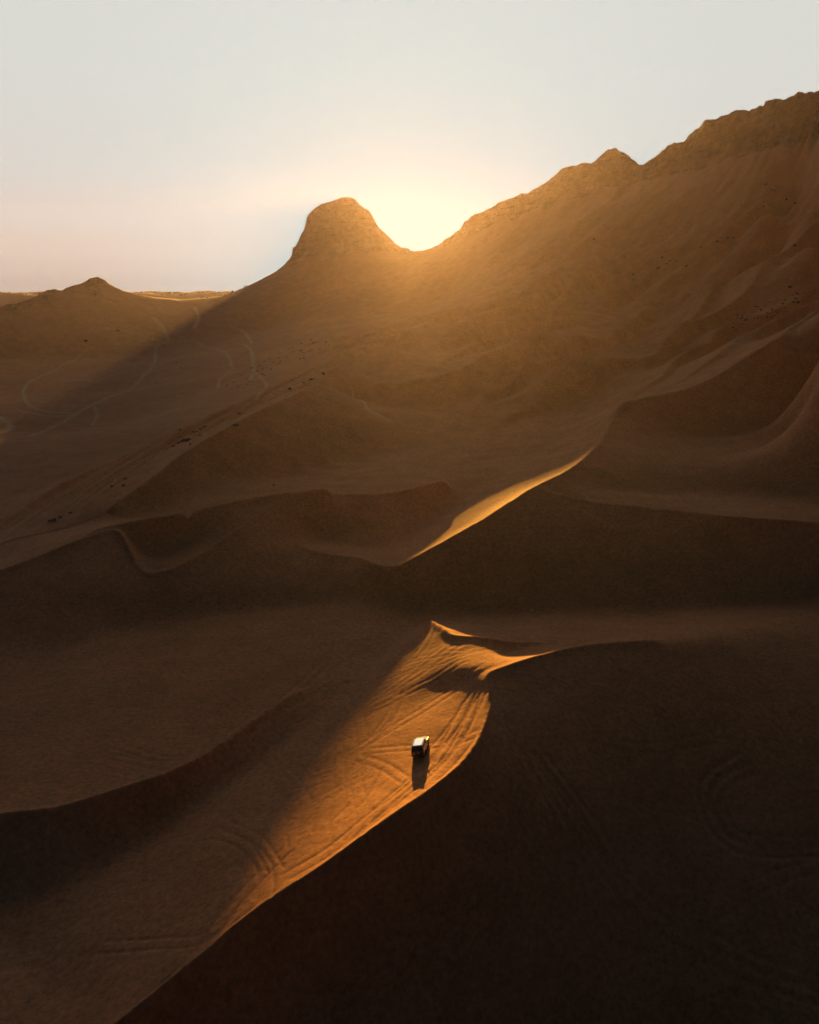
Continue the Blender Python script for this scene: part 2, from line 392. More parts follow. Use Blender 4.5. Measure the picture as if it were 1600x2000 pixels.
# --- surface lookups
def surf(x, y):
    t = math.atan2(x, y); l = math.log(max(R0, math.hypot(x, y)))
    j = (t - TH0) / dth; i = (l - lr[0]) / dln
    j = min(max(j, 0), nth - 2); i = min(max(i, 0), nr - 2)
    j0, i0 = int(j), int(i); fj, fi = j - j0, i - i0
    G = GROUND
    return (G[i0, j0] * (1 - fi) + G[i0 + 1, j0] * fi) * (1 - fj) + (G[i0, j0 + 1] * (1 - fi) + G[i0 + 1, j0 + 1] * fi) * fj
Rr = np.exp(lr)
def hit(px, py):
    x, y, w = ray(px, py)
    t = math.atan2(x, y); sl = w / math.hypot(x, y)
    j = int(min(max((t - TH0) / dth, 0), nth - 2)); fj = (t - TH0) / dth - j
    col = GROUND[:, j] * (1 - fj) + GROUND[:, j + 1] * fj
    d = col - (CAMZ + sl * Rr)
    k = np.argmax(d > 0)
    if k == 0: return None
    a = d[k - 1] / (d[k - 1] - d[k]); r = Rr[k - 1] + (Rr[k] - Rr[k - 1]) * a
    return Vector((r * math.sin(t), r * math.cos(t), CAMZ + sl * r))

#TRACKS
# ------------------------------------------------------------------ wheel tracks pressed into the sand, pale worn trails
def catmull(P, step):
    P = [Vector(p) for p in P]; out = []
    for i in range(len(P) - 1):
        a, b = P[i], P[i + 1]
        p0 = P[i - 1] if i else a - (b - a); p3 = P[i + 2] if i + 2 < len(P) else b + (b - a)
        k = max(2, int((b - a).length / step))
        for q in range(k):
            t = q / k
            out.append(.5 * ((2 * a) + (-p0 + b) * t + (2 * p0 - 5 * a + 4 * b - p3) * t * t + (-p0 + 3 * a - 3 * b + p3) * t ** 3))
    out.append(P[-1]); return out
def surface_path(pts, step=.3):
    W = [hit(*p) for p in pts]; W = [w.xy for w in W if w is not None]
    return np.array([tuple(q) for q in catmull(W, step)]) if len(W) > 1 else None
groove = np.zeros_like(z)
pale = np.zeros_like(z)
def press(path, width, depth, target, offs=(0.0,)):
    if path is None: return
    d = np.gradient(path, axis=0); d /= np.linalg.norm(d, axis=1)[:, None] + 1e-9
    nrm_ = np.stack([d[:, 1], -d[:, 0]], 1)
    for o in offs:
        q = path + nrm_ * o
        r = np.hypot(q[:, 0], q[:, 1]); t = np.arctan2(q[:, 0], q[:, 1])
        ci = ((np.log(r) - lr[0]) / dln).astype(int); cj = ((t - TH0) / dth).astype(int)
        wr = int(2.2 * width / (r.min() * dln)) + 1; wc = int(2.2 * width / (r.min() * dth)) + 1
        for a in range(-wr, wr + 2):
            for c in range(-wc, wc + 2):
                i = ci + a; j = cj + c
                ok = (i > 0) & (i < nr - 1) & (j > 0) & (j < nth - 1)
                ii, jj = i[ok], j[ok]
                dd = np.hypot(X[ii, jj] - q[ok, 0], Y[ii, jj] - q[ok, 1])
                np.maximum.at(target, (ii, jj), depth * np.exp(-(dd / width) ** 2))
PAIR = (-.85, .85)
TR = [
 [(868,1265),(820,1300),(760,1345),(700,1385),(640,1415),(560,1450),(480,1500),(430,1540)],
 [(905,1290),(850,1325),(800,1350),(700,1402),(600,1445),(500,1470)],
 [(950,1352),(925,1430),(870,1500),(800,1562),(730,1620),(660,1690),(590,1745),(540,1790)],
 [(944,1342),(905,1422),(850,1492),(790,1548),(700,1615)],
 [(930,1350),(885,1420),(850,1462),(838,1490)],
 [(915,1370),(880,1440),(855,1480),(800,1530),(720,1600),(640,1665),(560,1712)],
 [(540,1450),(600,1440),(660,1440),(690,1465),(700,1500),(680,1560)],
 [(560,1440),(555,1500),(535,1580),(520,1640),(500,1700)],
 [(600,1450),(575,1520),(550,1600),(548,1660)],
 [(400,1650),(450,1660),(490,1700),(492,1760),(450,1800),(380,1830)],
 [(420,1630),(470,1645),(515,1690),(515,1760),(470,1810)],
 [(440,1610),(500,1640),(540,1700)],
 [(330,1930),(400,1850),(430,1800),(480,1740),(560,1660)],
 [(300,1960),(380,1870),(440,1790),(500,1720)],
 [(200,1850),(310,1842),(400,1830),(470,1760)],
 [(520,1060),(530,1100),(480,1190),(440,1260),(380,1330)],
 [(560,1080),(510,1170),(450,1260)],
 [(540,1110),(470,1200),(400,1290),(330,1340)],
 [(330,1330),(310,1290),(320,1262),(360,1240)],
 [(345,1330),(325,1292),(335,1268)],
 [(230,1480),(330,1500),(400,1485),(450,1440)],
 [(240,1460),(320,1482),(390,1470),(430,1430)],
 [(800,1200),(700,1250),(600,1300),(500,1360),(420,1420)],
 [(770,1190),(660,1250),(560,1300),(440,1390),(300,1450)],
 [(830,1240),(740,1300),(650,1340),(560,1400),(500,1440)],
 [(640,1290),(560,1360),(520,1420),(500,1440)],
 [(1060,1480),(1150,1600),(1230,1720),(1350,1810),(1480,1880),(1600,1920)],
 [(1045,1500),(1130,1620),(1220,1745),(1340,1840),(1480,1905),(1600,1945)],
 [(1030,1470),(1100,1620),(1160,1760),(1260,1900)],
 [(1450,1480),(1390,1520),(1380,1580),(1440,1650),(1600,1660)],
 [(1470,1500),(1410,1530),(1405,1585),(1460,1640),(1600,1645)],
 [(1150,1440),(1250,1462),(1350,1450),(1420,1430)],
 [(1600,1690),(1500,1720),(1400,1780)],
 [(1462,900),(1455,940),(1460,975),(1470,992)],
 [(1472,898),(1466,940),(1472,978)],
 [(1484,896),(1478,940),(1486,985)],
 [(1545,890),(1530,940),(1535,990),(1560,1010)],
 [(1335,930),(1330,960),(1345,985)],
 [(900,870),(960,850),(1030,822),(1090,798)],
 [(690,930),(800,902),(900,872),(1000,838)],
 [(930,880),(980,850),(1010,835),(1060,825)],
 [(200,1030),(330,1000),(480,971),(600,957),(700,946),(800,915),(900,890),(960,880)],
 [(230,1025),(350,1001),(480,976),(560,968)],
 [(700,880),(720,850),(760,835),(790,860),(750,890)],
 [(740,840),(725,870),(735,900)],[(755,838),(742,868),(750,900)],[(770,845),(760,880),(765,905)],
 [(640,905),(700,900),(760,912),(820,890)],
 [(1170,1160),(1240,1195),(1330,1212),(1420,1200)],
 [(950,1215),(1060,1225),(1200,1232),(1330,1230)],
 [(650,990),(640,1020),(660,1050)],[(670,990),(662,1020),(680,1052)],
 [(1560,760),(1580,800),(1560,850),(1500,880),(1420,905)],
 [(1580,740),(1597,800),(1580,860),(1520,900)],
]
for k, pts in enumerate(TR):
    if max(p[1] for p in pts) > 880 or k % 2: press(surface_path(pts), .24, .10 if k < 6 else (.06 if k < 10 else .13), groove, PAIR)
for k in range(25, 31): press(surface_path(TR[k]), .5, .24, groove, PAIR)
rr = random.Random(3)
for k in range(46):      # many fainter passes criss-crossing the middle slopes
    x0, y0 = rr.uniform(100, 760), rr.uniform(1230, 1480)
    a = math.radians(rr.gauss(38, 14)); ln = rr.uniform(120, 330); bend = rr.uniform(-.5, .5)
    pts = []
    for t in (0, .35, .7, 1):
        pts.append((x0 + ln * t * math.cos(a + bend * t), y0 - ln * .8 * t * math.sin(a + bend * t)))
    press(surface_path(pts), .3, .08, groove, PAIR)
for k in range(16):
    x0, y0 = rr.uniform(480, 700), rr.uniform(1420, 1720)
    a = math.radians(rr.gauss(60, 18)); ln = rr.uniform(90, 220); bend = rr.uniform(-.6, .6)
    pts = [(x0 + ln * t * math.cos(a + bend * t), y0 - ln * .8 * t * math.sin(a + bend * t)) for t in (0, .5, 1)]
    press(surface_path(pts), .3, .07, groove, PAIR)
ROADS = [([(60,850),(150,808),(230,770),(280,735),(303,705),(305,680),(330,668)],3.2),
 ([(303,718),(360,695),(420,680),(460,672),(488,682),(495,720),(490,742)],2.2),
 ([(45,765),(60,745),(120,715),(150,703)],2.0),([(45,765),(55,790),(90,803),(150,808)],2.0),
 ([(140,740),(200,745),(280,732)],1.6),([(425,758),(430,740),(450,725)],1.8),([(330,668),(322,645),(300,620)],2.6),
 ([(450,637),(480,652),(492,670)],2.2),([(0,815),(20,830),(5,846)],4.0),([(120,1170),(200,1180)],.1),
 ([(690,770),(720,800),(760,822)],1.3),([(380,640),(388,620),(380,600)],3.0),
 ([(160,700),(220,705),(300,712)],1.6),([(30,800),(90,812),(150,812)],1.8),([(330,668),(390,672),(440,690),(455,720)],1.5),([(185,795),(190,812),(180,830)],1.8),
 ([(120,716),(160,690),(230,672),(300,664)],1.4),([(200,640),(260,650),(330,668)],1.6),([(495,720),(520,750),(500,780)],1.3)]
for pts, wd in ROADS: press(surface_path(pts, .8), wd * .7, 1.0, pale, (0,))
pale *= .75 + .25 * np.clip(1 + fbm(X / 14, Y / 14, 77, 2), 0, 2) - .25
pale = np.clip(pale, 0, 1) * .95
pale = np.maximum(pale, sstep(1480, 1600, R) * (.9 + .6 * fbm(X / 60, Y / 60, 78, 3)))  # far plain painted paler with distance, standing in for haze over it
z = z - groove
GROUND = z

# ------------------------------------------------------------------ materials
def new_mat(name):
    m = bpy.data.materials.new(name); m.use_nodes = True
    t = m.node_tree; b = t.nodes['Principled BSDF']
    return m, t, b
def simple(name, col, rough=.6, metal=0.0, bump=0.0, scale=20):
    m, t, b = new_mat(name)
    n = t.nodes.new('ShaderNodeTexNoise'); n.inputs['Scale'].default_value = scale
    tcn = t.nodes.new('ShaderNodeTexCoord'); t.links.new(tcn.outputs['Object'], n.inputs['Vector'])
    r = t.nodes.new('ShaderNodeMapRange'); r.inputs[3].default_value = .85; r.inputs[4].default_value = 1.12
    t.links.new(n.outputs[0], r.inputs[0])
    s = t.nodes.new('ShaderNodeVectorMath'); s.operation = 'SCALE'; s.inputs[0].default_value = col
    t.links.new(r.outputs[0], s.inputs[3]); t.links.new(s.outputs[0], b.inputs['Base Color'])
    b.inputs['Roughness'].default_value = rough; b.inputs['Metallic'].default_value = metal
    if bump:
        bp = t.nodes.new('ShaderNodeBump'); bp.inputs['Strength'].default_value = bump; bp.inputs['Distance'].default_value = .05
        t.links.new(n.outputs[0], bp.inputs['Height']); t.links.new(bp.outputs[0], b.inputs['Normal'])
    return m

SAND = (.72, .292, .128)
sand, t, b = new_mat('desert_sand')
b.inputs['Roughness'].default_value = .95
b.inputs['Specular IOR Level'].default_value = .1
g = t.nodes.new('ShaderNodeNewGeometry')
def noise(scale, detail=4, rough=.5, vec=None):
    n = t.nodes.new('ShaderNodeTexNoise'); n.inputs['Scale'].default_value = scale
    n.inputs['Detail'].default_value = detail; n.inputs['Roughness'].default_value = rough
    t.links.new(vec or g.outputs['Position'], n.inputs['Vector']); return n.outputs[0]
at = t.nodes.new('ShaderNodeAttribute'); at.attribute_name = 'rock'
ap = t.nodes.new('ShaderNodeAttribute'); ap.attribute_name = 'pale'
def ramp(inp, stops):
    r = t.nodes.new('ShaderNodeValToRGB'); t.links.new(inp, r.inputs[0])
    r.color_ramp.elements[0].position = stops[0][0]; r.color_ramp.elements[0].color = (*stops[0][1], 1)
    r.color_ramp.elements[1].position = stops[-1][0]; r.color_ramp.elements[1].color = (*stops[-1][1], 1)
    for p, c in stops[1:-1]:
        e = r.color_ramp.elements.new(p); e.color = (*c, 1)
    return r.outputs[0]
def mix(fac, a, bb, mode='MIX'):
    m = t.nodes.new('ShaderNodeMix'); m.data_type = 'RGBA'; m.blend_type = mode
    if isinstance(fac, float): m.inputs[0].default_value = fac
    else: t.links.new(fac, m.inputs[0])
    for i, v in ((6, a), (7, bb)):
        if isinstance(v, tuple): m.inputs[i].default_value = (*v, 1)
        else: t.links.new(v, m.inputs[i])
    return m.outputs[2]
c1 = ramp(noise(.012, 5), [(.3, (.65, .26, .11)), (.55, SAND), (.75, (.78, .325, .142))])
c2 = ramp(noise(1.3, 6, .75), [(.3, (.62, .60, .58)), (.5, (1, 1, 1)), (.72, (1.3, 1.3, 1.3))])
base = mix(1.0, c1, c2, 'MULTIPLY')
c3 = ramp(noise(.09, 8, .8), [(.3, (.80, .79, .78)), (.6, (1.1, 1.1, 1.1))])
base = mix(1.0, base, c3, 'MULTIPLY')
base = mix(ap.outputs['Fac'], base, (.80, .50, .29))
mpz = t.nodes.new('ShaderNodeMapping'); mpz.inputs['Scale'].default_value = (.012, .012, .16); t.links.new(g.outputs['Position'], mpz.inputs[0])
band = noise(1.0, 8, .7, mpz.outputs[0])
rk1 = ramp(noise(.045, 12, .72), [(.40, (.045, .03, .02)), (.5, (.16, .11, .075)), (.62, (.36, .27, .19))])
rk1 = mix(1.0, rk1, ramp(band, [(.35, (.45, .43, .42)), (.5, (1, 1, 1)), (.65, (1.5, 1.5, 1.5))]), 'MULTIPLY')
base = mix(at.outputs['Fac'], base, rk1)
t.links.new(base, b.inputs['Base Color'])
# bump: grain and wind ripples close by, broken surface on rock
bp1 = t.nodes.new('ShaderNodeBump'); bp1.inputs['Distance'].default_value = .2; bp1.inputs['Strength'].default_value = .5
t.links.new(noise(1.1, 8, .7), bp1.inputs['Height'])
bp2 = t.nodes.new('ShaderNodeBump'); bp2.inputs['Distance'].default_value = 14.0
t.links.new(at.outputs['Fac'], bp2.inputs['Strength'])
hsum = t.nodes.new('ShaderNodeMath'); hsum.operation = 'ADD'; t.links.new(noise(.07, 12, .66), hsum.inputs[0]); t.links.new(band, hsum.inputs[1])
t.links.new(hsum.outputs[0], bp2.inputs['Height']); t.links.new(bp1.outputs[0], bp2.inputs['Normal'])
t.links.new(bp2.outputs[0], b.inputs['Normal'])

# ------------------------------------------------------------------ ground mesh: one sheet out to the horizon
def far_z(x, y):
    return 19 + 28 * sstep(1480, 1800, np.hypot(x, y)) + 3.0 * fbm(x / 60, y / 60, 51, 4) + 1 * np.maximum(0, fbm(x / 400, y / 200, 52, 3))
side_n = 90
side_l = np.linspace(-math.pi, TH0, side_n, endpoint=False)
side_r = np.linspace(th[-1], math.pi, side_n + 1)[1:-1]
full_lr = np.concatenate([np.array([math.log(2.0), math.log(8.0), math.log(16.0)]), lr])
full_th = np.concatenate([side_l, th, side_r])
TF, LF = np.meshgrid(full_th, full_lr)
RF = np.exp(LF); XF, YF = RF * np.sin(TF), RF * np.cos(TF)
ZF = far_z(XF, YF)
i0 = 3; i1 = 3 + nr; j0 = side_n; j1 = side_n + nth
blend = sstep(1600, 1780, R)
z = z * (1 - blend) + far_z(X, Y) * blend; GROUND = z
ZF[i0:i1, j0:j1] = z * (1 - blend) + ZF[i0:i1, j0:j1] * blend
for k in range(side_n):     # sides and back: rolling sand continuing from the edge columns
    w = sstep(0, 1, (k + 1) / side_n)
    rolling = -8 + 5 * fbm(XF[i0:i1, side_n - 1 - k] / 90, YF[i0:i1, side_n - 1 - k] / 90, 61, 3)
    e = ZF[i0:i1, j0]; ZF[i0:i1, side_n - 1 - k] = e * (1 - w) + rolling * w
    if k < side_n - 1:
        rolling = -8 + 5 * fbm(XF[i0:i1, j1 + k] / 90, YF[i0:i1, j1 + k] / 90, 61, 3)
        e = ZF[i0:i1, j1 - 1]; ZF[i0:i1, j1 + k] = e * (1 - w) + rolling * w
for k in range(3): ZF[k, :] = ZF[i0, :] * .3 - 14
NRr, NT = ZF.shape
co = np.stack([XF, YF, ZF], -1).reshape(-1, 3)
idx = np.arange(NRr * NT).reshape(NRr, NT)
nxt = np.roll(idx, -1, axis=1)
quads = np.stack([idx[:-1], nxt[:-1], nxt[1:], idx[1:]], -1).reshape(-1, 4)
me = bpy.data.meshes.new('sand_dunes')
me.vertices.add(len(co)); me.vertices.foreach_set('co', co.ravel().astype(np.float32))
me.loops.add(quads.size); me.loops.foreach_set('vertex_index', quads.ravel().astype(np.int32))
me.polygons.add(len(quads)); me.polygons.foreach_set('loop_start', (np.arange(len(quads)) * 4).astype(np.int32))
me.polygons.foreach_set('use_smooth', np.ones(len(quads), bool))
me.update(calc_edges=True)
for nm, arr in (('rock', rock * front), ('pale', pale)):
    A = np.zeros((NRr, NT), np.float32); A[i0:i1, j0:j1] = arr
    a = me.attributes.new(nm, 'FLOAT', 'POINT'); a.data.foreach_set('value', A.ravel())
me.materials.append(sand)
go = bpy.data.objects.new('sand_dunes', me); scn.collection.objects.link(go)
go['kind'] = 'structure'; go['label'] = 'rippled desert sand dunes rising to a rocky mountain ridge'

# ------------------------------------------------------------------ objects
def link(name, bm, mat, parent=None, smooth=False):
    m = bpy.data.meshes.new(name); bm.to_mesh(m); bm.free()
    for p in m.polygons: p.use_smooth = smooth
    m.materials.append(mat)
    o = bpy.data.objects.new(name, m); scn.collection.objects.link(o)
    if parent: o.parent = parent
    return o
def tag(o, label, cat, group=None):
    o['label'] = label; o['category'] = cat
    if group: o['group'] = group
def box(bm, x0, x1, y0, y1, z0, z1, bev=0):
    r = bmesh.ops.create_cube(bm, size=1)
    for v in r['verts']:
        v.co = Vector((x0 + (v.co.x + .5) * (x1 - x0), y0 + (v.co.y + .5) * (y1 - y0), z0 + (v.co.z + .5) * (z1 - z0)))
    if bev:
        es = list({e for v in r['verts'] for e in v.link_edges})
        bmesh.ops.bevel(bm, geom=es, offset=bev, segments=2, affect='EDGES', profile=.6)
def loft(bm, rings):
    R_ = [[bm.verts.new(p) for p in r] for r in rings]
    n = len(R_[0])
    for a, b in zip(R_, R_[1:]):
        for i in range(n): bm.faces.new((a[i], a[(i + 1) % n], b[(i + 1) % n], b[i]))
    bm.faces.new(R_[0][::-1]); bm.faces.new(R_[-1])
    bmesh.ops.recalc_face_normals(bm, faces=bm.faces)

M_black = simple('black_paint', (.012, .012, .014), .22)
M_white = simple('white_roof_paint', (.86, .88, .92), .14, .8)
M_glass = simple('dark_window_glass', (.01, .014, .018), .06)
M_rubber = simple('tyre_rubber', (.02, .02, .02), .85)
M_rim = simple('wheel_metal', (.25, .25, .26), .35, .8)
M_plastic = simple('grey_trim', (.045, .045, .048), .6)
M_red = simple('red_lens', (.35, .01, .008), .2)
M_lamp = simple('clear_lens', (.75, .75, .72), .12)
M_plate = simple('plate_white', (.7, .7, .68), .5)
for m_ in (M_black, M_white): m_.node_tree.nodes['Principled BSDF'].inputs['Coat Weight'].default_value = .8

def make_car(loc, heading, up):
    root = bpy.data.objects.new('off_road_car', None); scn.collection.objects.link(root)
    tag(root, 'black boxy off-road car with a white roof seen from behind, standing on the sunlit dune', 'car')
    W = .94
    # body: side profile (y forward, z up), lofted across the width with tumblehome
    prof = [(-2.28, .50), (-2.33, .72), (-2.30, 1.08), (-2.22, 1.18), (.92, 1.20), (1.02, 1.19), (2.10, 1.08), (2.26, .98), (2.30, .70), (2.22, .46),
            (1.95, .42), (1.90, .62), (1.72, .84), (1.45, .93), (1.18, .84), (1.00, .62), (.95, .42),
            (-.92, .42), (-.97, .62), (-1.15, .84), (-1.42, .93), (-1.69, .84), (-1.87, .62), (-1.92, .42)]
    bm = bmesh.new()
    rings = []
    for x, s in ((-W, .965), (-W + .05, 1), (W - .05, 1), (W, .965)):
        rings.append([(x, y * s if abs(y) > 2 else y, zz if zz < 1.1 else zz - (0.03 if abs(x) > W - .01 else 0)) for y, zz in prof])
    R_ = [[bm.verts.new(p) for p in r] for r in rings]
    n = len(prof)
    for a, b_ in zip(R_, R_[1:]):
        for i in range(n): bm.faces.new((a[i], a[(i + 1) % n], b_[(i + 1) % n], b_[i]))
    bm.faces.new(R_[0][::-1]); bm.faces.new(R_[-1]); bmesh.ops.recalc_face_normals(bm, faces=bm.faces)
    body = link('body', bm, M_black, root)
    # cabin (pillars) with slanted sides
    def quadring(z_, x_, yb, yf, c=.1):
        return [(-x_ + c, yb, z_), (x_ - c, yb, z_), (x_, yb + c, z_), (x_, yf - c, z_), (x_ - c, yf, z_), (-x_ + c, yf, z_), (-x_, yf - c, z_), (-x_, yb + c, z_)]
    bm = bmesh.new(); loft(bm, [quadring(1.16, .90, -2.20, .92), quadring(1.50, .83, -2.10, .60), quadring(1.74, .76, -2.00, .34)])
    cabin = link('cabin', bm, M_black, root)
    bm = bmesh.new(); loft(bm, [quadring(1.725, .785, -2.05, .38, .14), quadring(1.79, .775, -2.03, .34, .14), quadring(1.845, .70, -1.93, .22, .16), quadring(1.86, .55, -1.75, .02, .2)])
    roof = link('roof', bm, M_white, root, False)
    for s in (-1, 1):
        bm = bmesh.new(); box(bm, s * .66 - .02, s * .66 + .02, -1.75, .05, 1.885, 1.92)
        for y in (-1.7, -.85, 0): box(bm, s * .66 - .017, s * .66 + .017, y - .04, y + .04, 1.83, 1.90)
        link('roof_rail', bm, M_plastic, roof)
    # windows, a few mm proud of the cabin
    def pane(name, pts, off, thick=.012):
        bm = bmesh.new(); P = [Vector(p) for p in pts]; nn = (P[1] - P[0]).cross(P[2] - P[0]).normalized()
        if nn.dot(Vector(off)) < 0: nn = -nn
        a = [bm.verts.new(p + nn * .002) for p in P]; b_ = [bm.verts.new(p + nn * (thick)) for p in P]
        m = len(P)
        bm.faces.new(a); bm.faces.new(b_)
        for i in range(m): bm.faces.new((a[i], a[(i + 1) % m], b_[(i + 1) % m], b_[i]))
        bmesh.ops.recalc_face_normals(bm, faces=bm.faces)
        return link(name, bm, M_glass, root)
    def cab(x_s, z_, yb=True, inset=0):   # point on rear / front face
        t = (z_ - 1.16) / .34 if z_ < 1.5 else 1 + (z_ - 1.5) / .24
        f = lambda a, b_, c: a + (b_ - a) * min(t, 1) + (c - b_) * max(0, t - 1)
        return f(.90, .83, .76), f(-2.20, -2.10, -2.00), f(.92, .60, .34)
    xw, yb0, yf0 = cab(0, 1.22); xt, yb1, yf1 = cab(0, 1.5); xu, yb2, yf2 = cab(0, 1.70)
    pane('rear_window', [(-.66, yb0, 1.22), (.66, yb0, 1.22), (.60, yb1, 1.5), (-.60, yb1, 1.5)], (0, -1, 0))
    pane('rear_window', [(-.60, yb1, 1.505), (.60, yb1, 1.505), (.56, yb2, 1.68), (-.56, yb2, 1.68)], (0, -1, 0))
    pane('windscreen', [(-.74, yf0, 1.22), (.74, yf0, 1.22), (.68, yf1, 1.5), (-.68, yf1, 1.5)], (0, 1, 0))
    pane('windscreen', [(-.68, yf1, 1.505), (.68, yf1, 1.505), (.62, yf2, 1.69), (-.62, yf2, 1.69)], (0, 1, 0))
    for s in (-1, 1):
        for ya, yb_ in ((-2.0, -1.35), (-1.24, -.42), (-.32, .42)):
            yt = yb_ - (.22 if yb_ > .3 else 0)
            pane('side_window', [(s * xw, ya, 1.22), (s * xw, yb_, 1.22), (s * xt, yt + .06, 1.5), (s * xt, ya + .03, 1.5)], (s, 0, 0))
            pane('side_window', [(s * xt, ya + .03, 1.505), (s * xt, yt + .06, 1.505), (s * xu, yt - .04, 1.68), (s * xu, ya + .06, 1.68)], (s, 0, 0))
    # doors: seams, handles, sills
    for s in (-1, 1):
        for ya, yb_ in ((-1.26, -.38), (-.36, .86)):
            bm = bmesh.new(); box(bm, min(s * W, s * (W + .012)), max(s * W, s * (W + .012)), ya, yb_, .58 if ya > -1 else .95, 1.14, .01)
            d = link('door', bm, M_black, root)
            bm = bmesh.new(); box(bm, min(s * (W + .012), s * (W + .045)), max(s * (W + .012), s * (W + .045)), ya + .08, ya + .24, 1.02, 1.05, .008)
            link('handle', bm, M_rim, d)
        bm = bmesh.new(); box(bm, min(s * .86, s * 1.0), max(s * .86, s * 1.0), -.88, .90, .36, .42, .015)
        link('side_step', bm, M_plastic, root)
        bm = bmesh.new(); box(bm, min(s * 1.0, s * 1.16), max(s * 1.0, s * 1.16), .52, .64, 1.20, 1.42, .03)
        box(bm, min(s * .86, s * 1.02), max(s * .86, s * 1.02), .56, .60, 1.24, 1.29)
        link('mirror', bm, M_white, root)
        bm = bmesh.new(); box(bm, s * .78 - .10, s * .78 + .10, -2.345, -2.30, .82, 1.10, .01); link('tail_light', bm, M_red, root)
        bm = bmesh.new(); bmesh.ops.create_cone(bm, cap_ends=True, segments=20, radius1=.13, radius2=.12, depth=.06, matrix=Matrix.Translation((s * .68, 2.27, .86)) @ Matrix.Rotation(math.pi / 2, 4, 'X')); link('headlight', bm, M_lamp, root, False)
    bm = bmesh.new(); box(bm, -.97, .97, -2.46, -2.26, .42, .64, .04); link('rear_bumper', bm, M_plastic, root)
    bm = bmesh.new(); box(bm, -.97, .97, 2.24, 2.42, .40, .64, .04); link('front_bumper', bm, M_plastic, root)
    bm = bmesh.new(); box(bm, -.5, .5, 2.265, 2.30, .74, .98, .01); link('grille', bm, M_plastic, root)
    bm = bmesh.new(); box(bm, -.80, .80, 1.00, 2.12, 1.13, 1.215, .04); link('bonnet', bm, M_black, root)
    bm = bmesh.new(); box(bm, -.72, -.38, -2.345, -2.31, .68, .80, .005); link('number_plate', bm, M_plate, root)
    def wheel(x, y, z_, spare=False):
        rot = Matrix.Rotation(math.pi / 2, 4, 'X') if spare else Matrix.Rotation(math.pi / 2, 4, 'Y')
        base = Matrix.Translation((x, y, z_)) @ rot
        bm = bmesh.new(); prof_ = [(.24, -.12), (.36, -.125), (.40, -.09), (.405, 0), (.40, .09), (.36, .125), (.24, .12)]
        k = 28; V_ = [[bm.verts.new(base @ Vector((r * math.cos(2 * math.pi * i / k), r * math.sin(2 * math.pi * i / k), w))) for i in range(k)] for r, w in prof_]
        for q in range(len(V_)):
            a, b_ = V_[q], V_[(q + 1) % len(V_)]
            for i in range(k): bm.faces.new((a[i], a[(i + 1) % k], b_[(i + 1) % k], b_[i]))
        bmesh.ops.recalc_face_normals(bm, faces=bm.faces)
        t = link('tyre', bm, M_rubber, root, True)
        bm = bmesh.new(); bmesh.ops.create_cone(bm, cap_ends=True, segments=28, radius1=.238, radius2=.238, depth=.13, matrix=base)
        bmesh.ops.create_cone(bm, cap_ends=True, segments=14, radius1=.07, radius2=.06, depth=.20, matrix=base)
        for i in range(6): bmesh.ops.create_cube(bm, size=1, matrix=base @ Matrix.Rotation(i * math.pi / 3, 4, 'Z') @ Matrix.Translation((.14, 0, 0)) @ Matrix.Diagonal((.15, .045, .16, 1)))
        link('rim', bm, M_rim, t)
        return t
    for s in (-1, 1):
        for y in (-1.42, 1.45): wheel(s * .84, y, .405)
    wheel(.12, -2.44, .92, True).name = 'spare_tyre'
    # pose
    yv = Vector(heading); up = Vector(up).normalized(); yv = (yv - up * yv.dot(up)).normalized(); xv = yv.cross(up)
    root.matrix_world = Matrix(((xv.x, yv.x, up.x, loc[0]), (xv.y, yv.y, up.y, loc[1]), (xv.z, yv.z, up.z, loc[2]), (0, 0, 0, 1)))
    return root
def normal_at(x, y, d=1.6):
    return Vector((surf(x - d, y) - surf(x + d, y), surf(x, y - d) - surf(x, y + d), 2 * d)).normalized()
cp = hit(823, 1466)
HD = math.radians(9)
make_car((cp.x, cp.y, surf(cp.x, cp.y) - .06), (math.sin(HD), math.cos(HD), 0), normal_at(cp.x, cp.y))

M_bould = simple('dark_boulder_stone', (.11, .075, .05), .9, 0, .6, 3)
M_leaf = simple('dry_shrub_leaves', (.045, .042, .022), .9)
M_stem = simple('dry_shrub_wood', (.06, .04, .025), .9)
def boulder(px, py, w, label, group=None, long=1.0, ang=0.0):
    P = hit(px, py)
    if P is None: return
    s = w / 2 * (P - cam.location).length / FPX
    bm = bmesh.new(); bmesh.ops.create_icosphere(bm, subdivisions=3, radius=1)
    sd_ = rr.random() * 50
    from mathutils import noise as mn
    for v in bm.verts:
        k = 1 + .45 * mn.noise(v.co * 1.3 + Vector((sd_, 0, 0))) + .18 * mn.noise(v.co * 3.5 + Vector((0, sd_, 0)))
        c = v.co * k; c.x = max(min(c.x, .85), -.85); c.z *= .62
        v.co = Vector((c.x * s * long, c.y * s * .8, c.z * s * (.9 if long > 1.3 else 1)))
    o = link('boulder', bm, M_bould)
    o.location = (P.x, P.y, surf(P.x, P.y) + .15 * s); o.rotation_euler = (rr.uniform(-.15, .15), rr.uniform(-.15, .15), ang + rr.uniform(-.5, .5))
    tag(o, label, 'boulder', group)
G1 = 'boulders strewn along the wind-blown sand ridge left of centre'
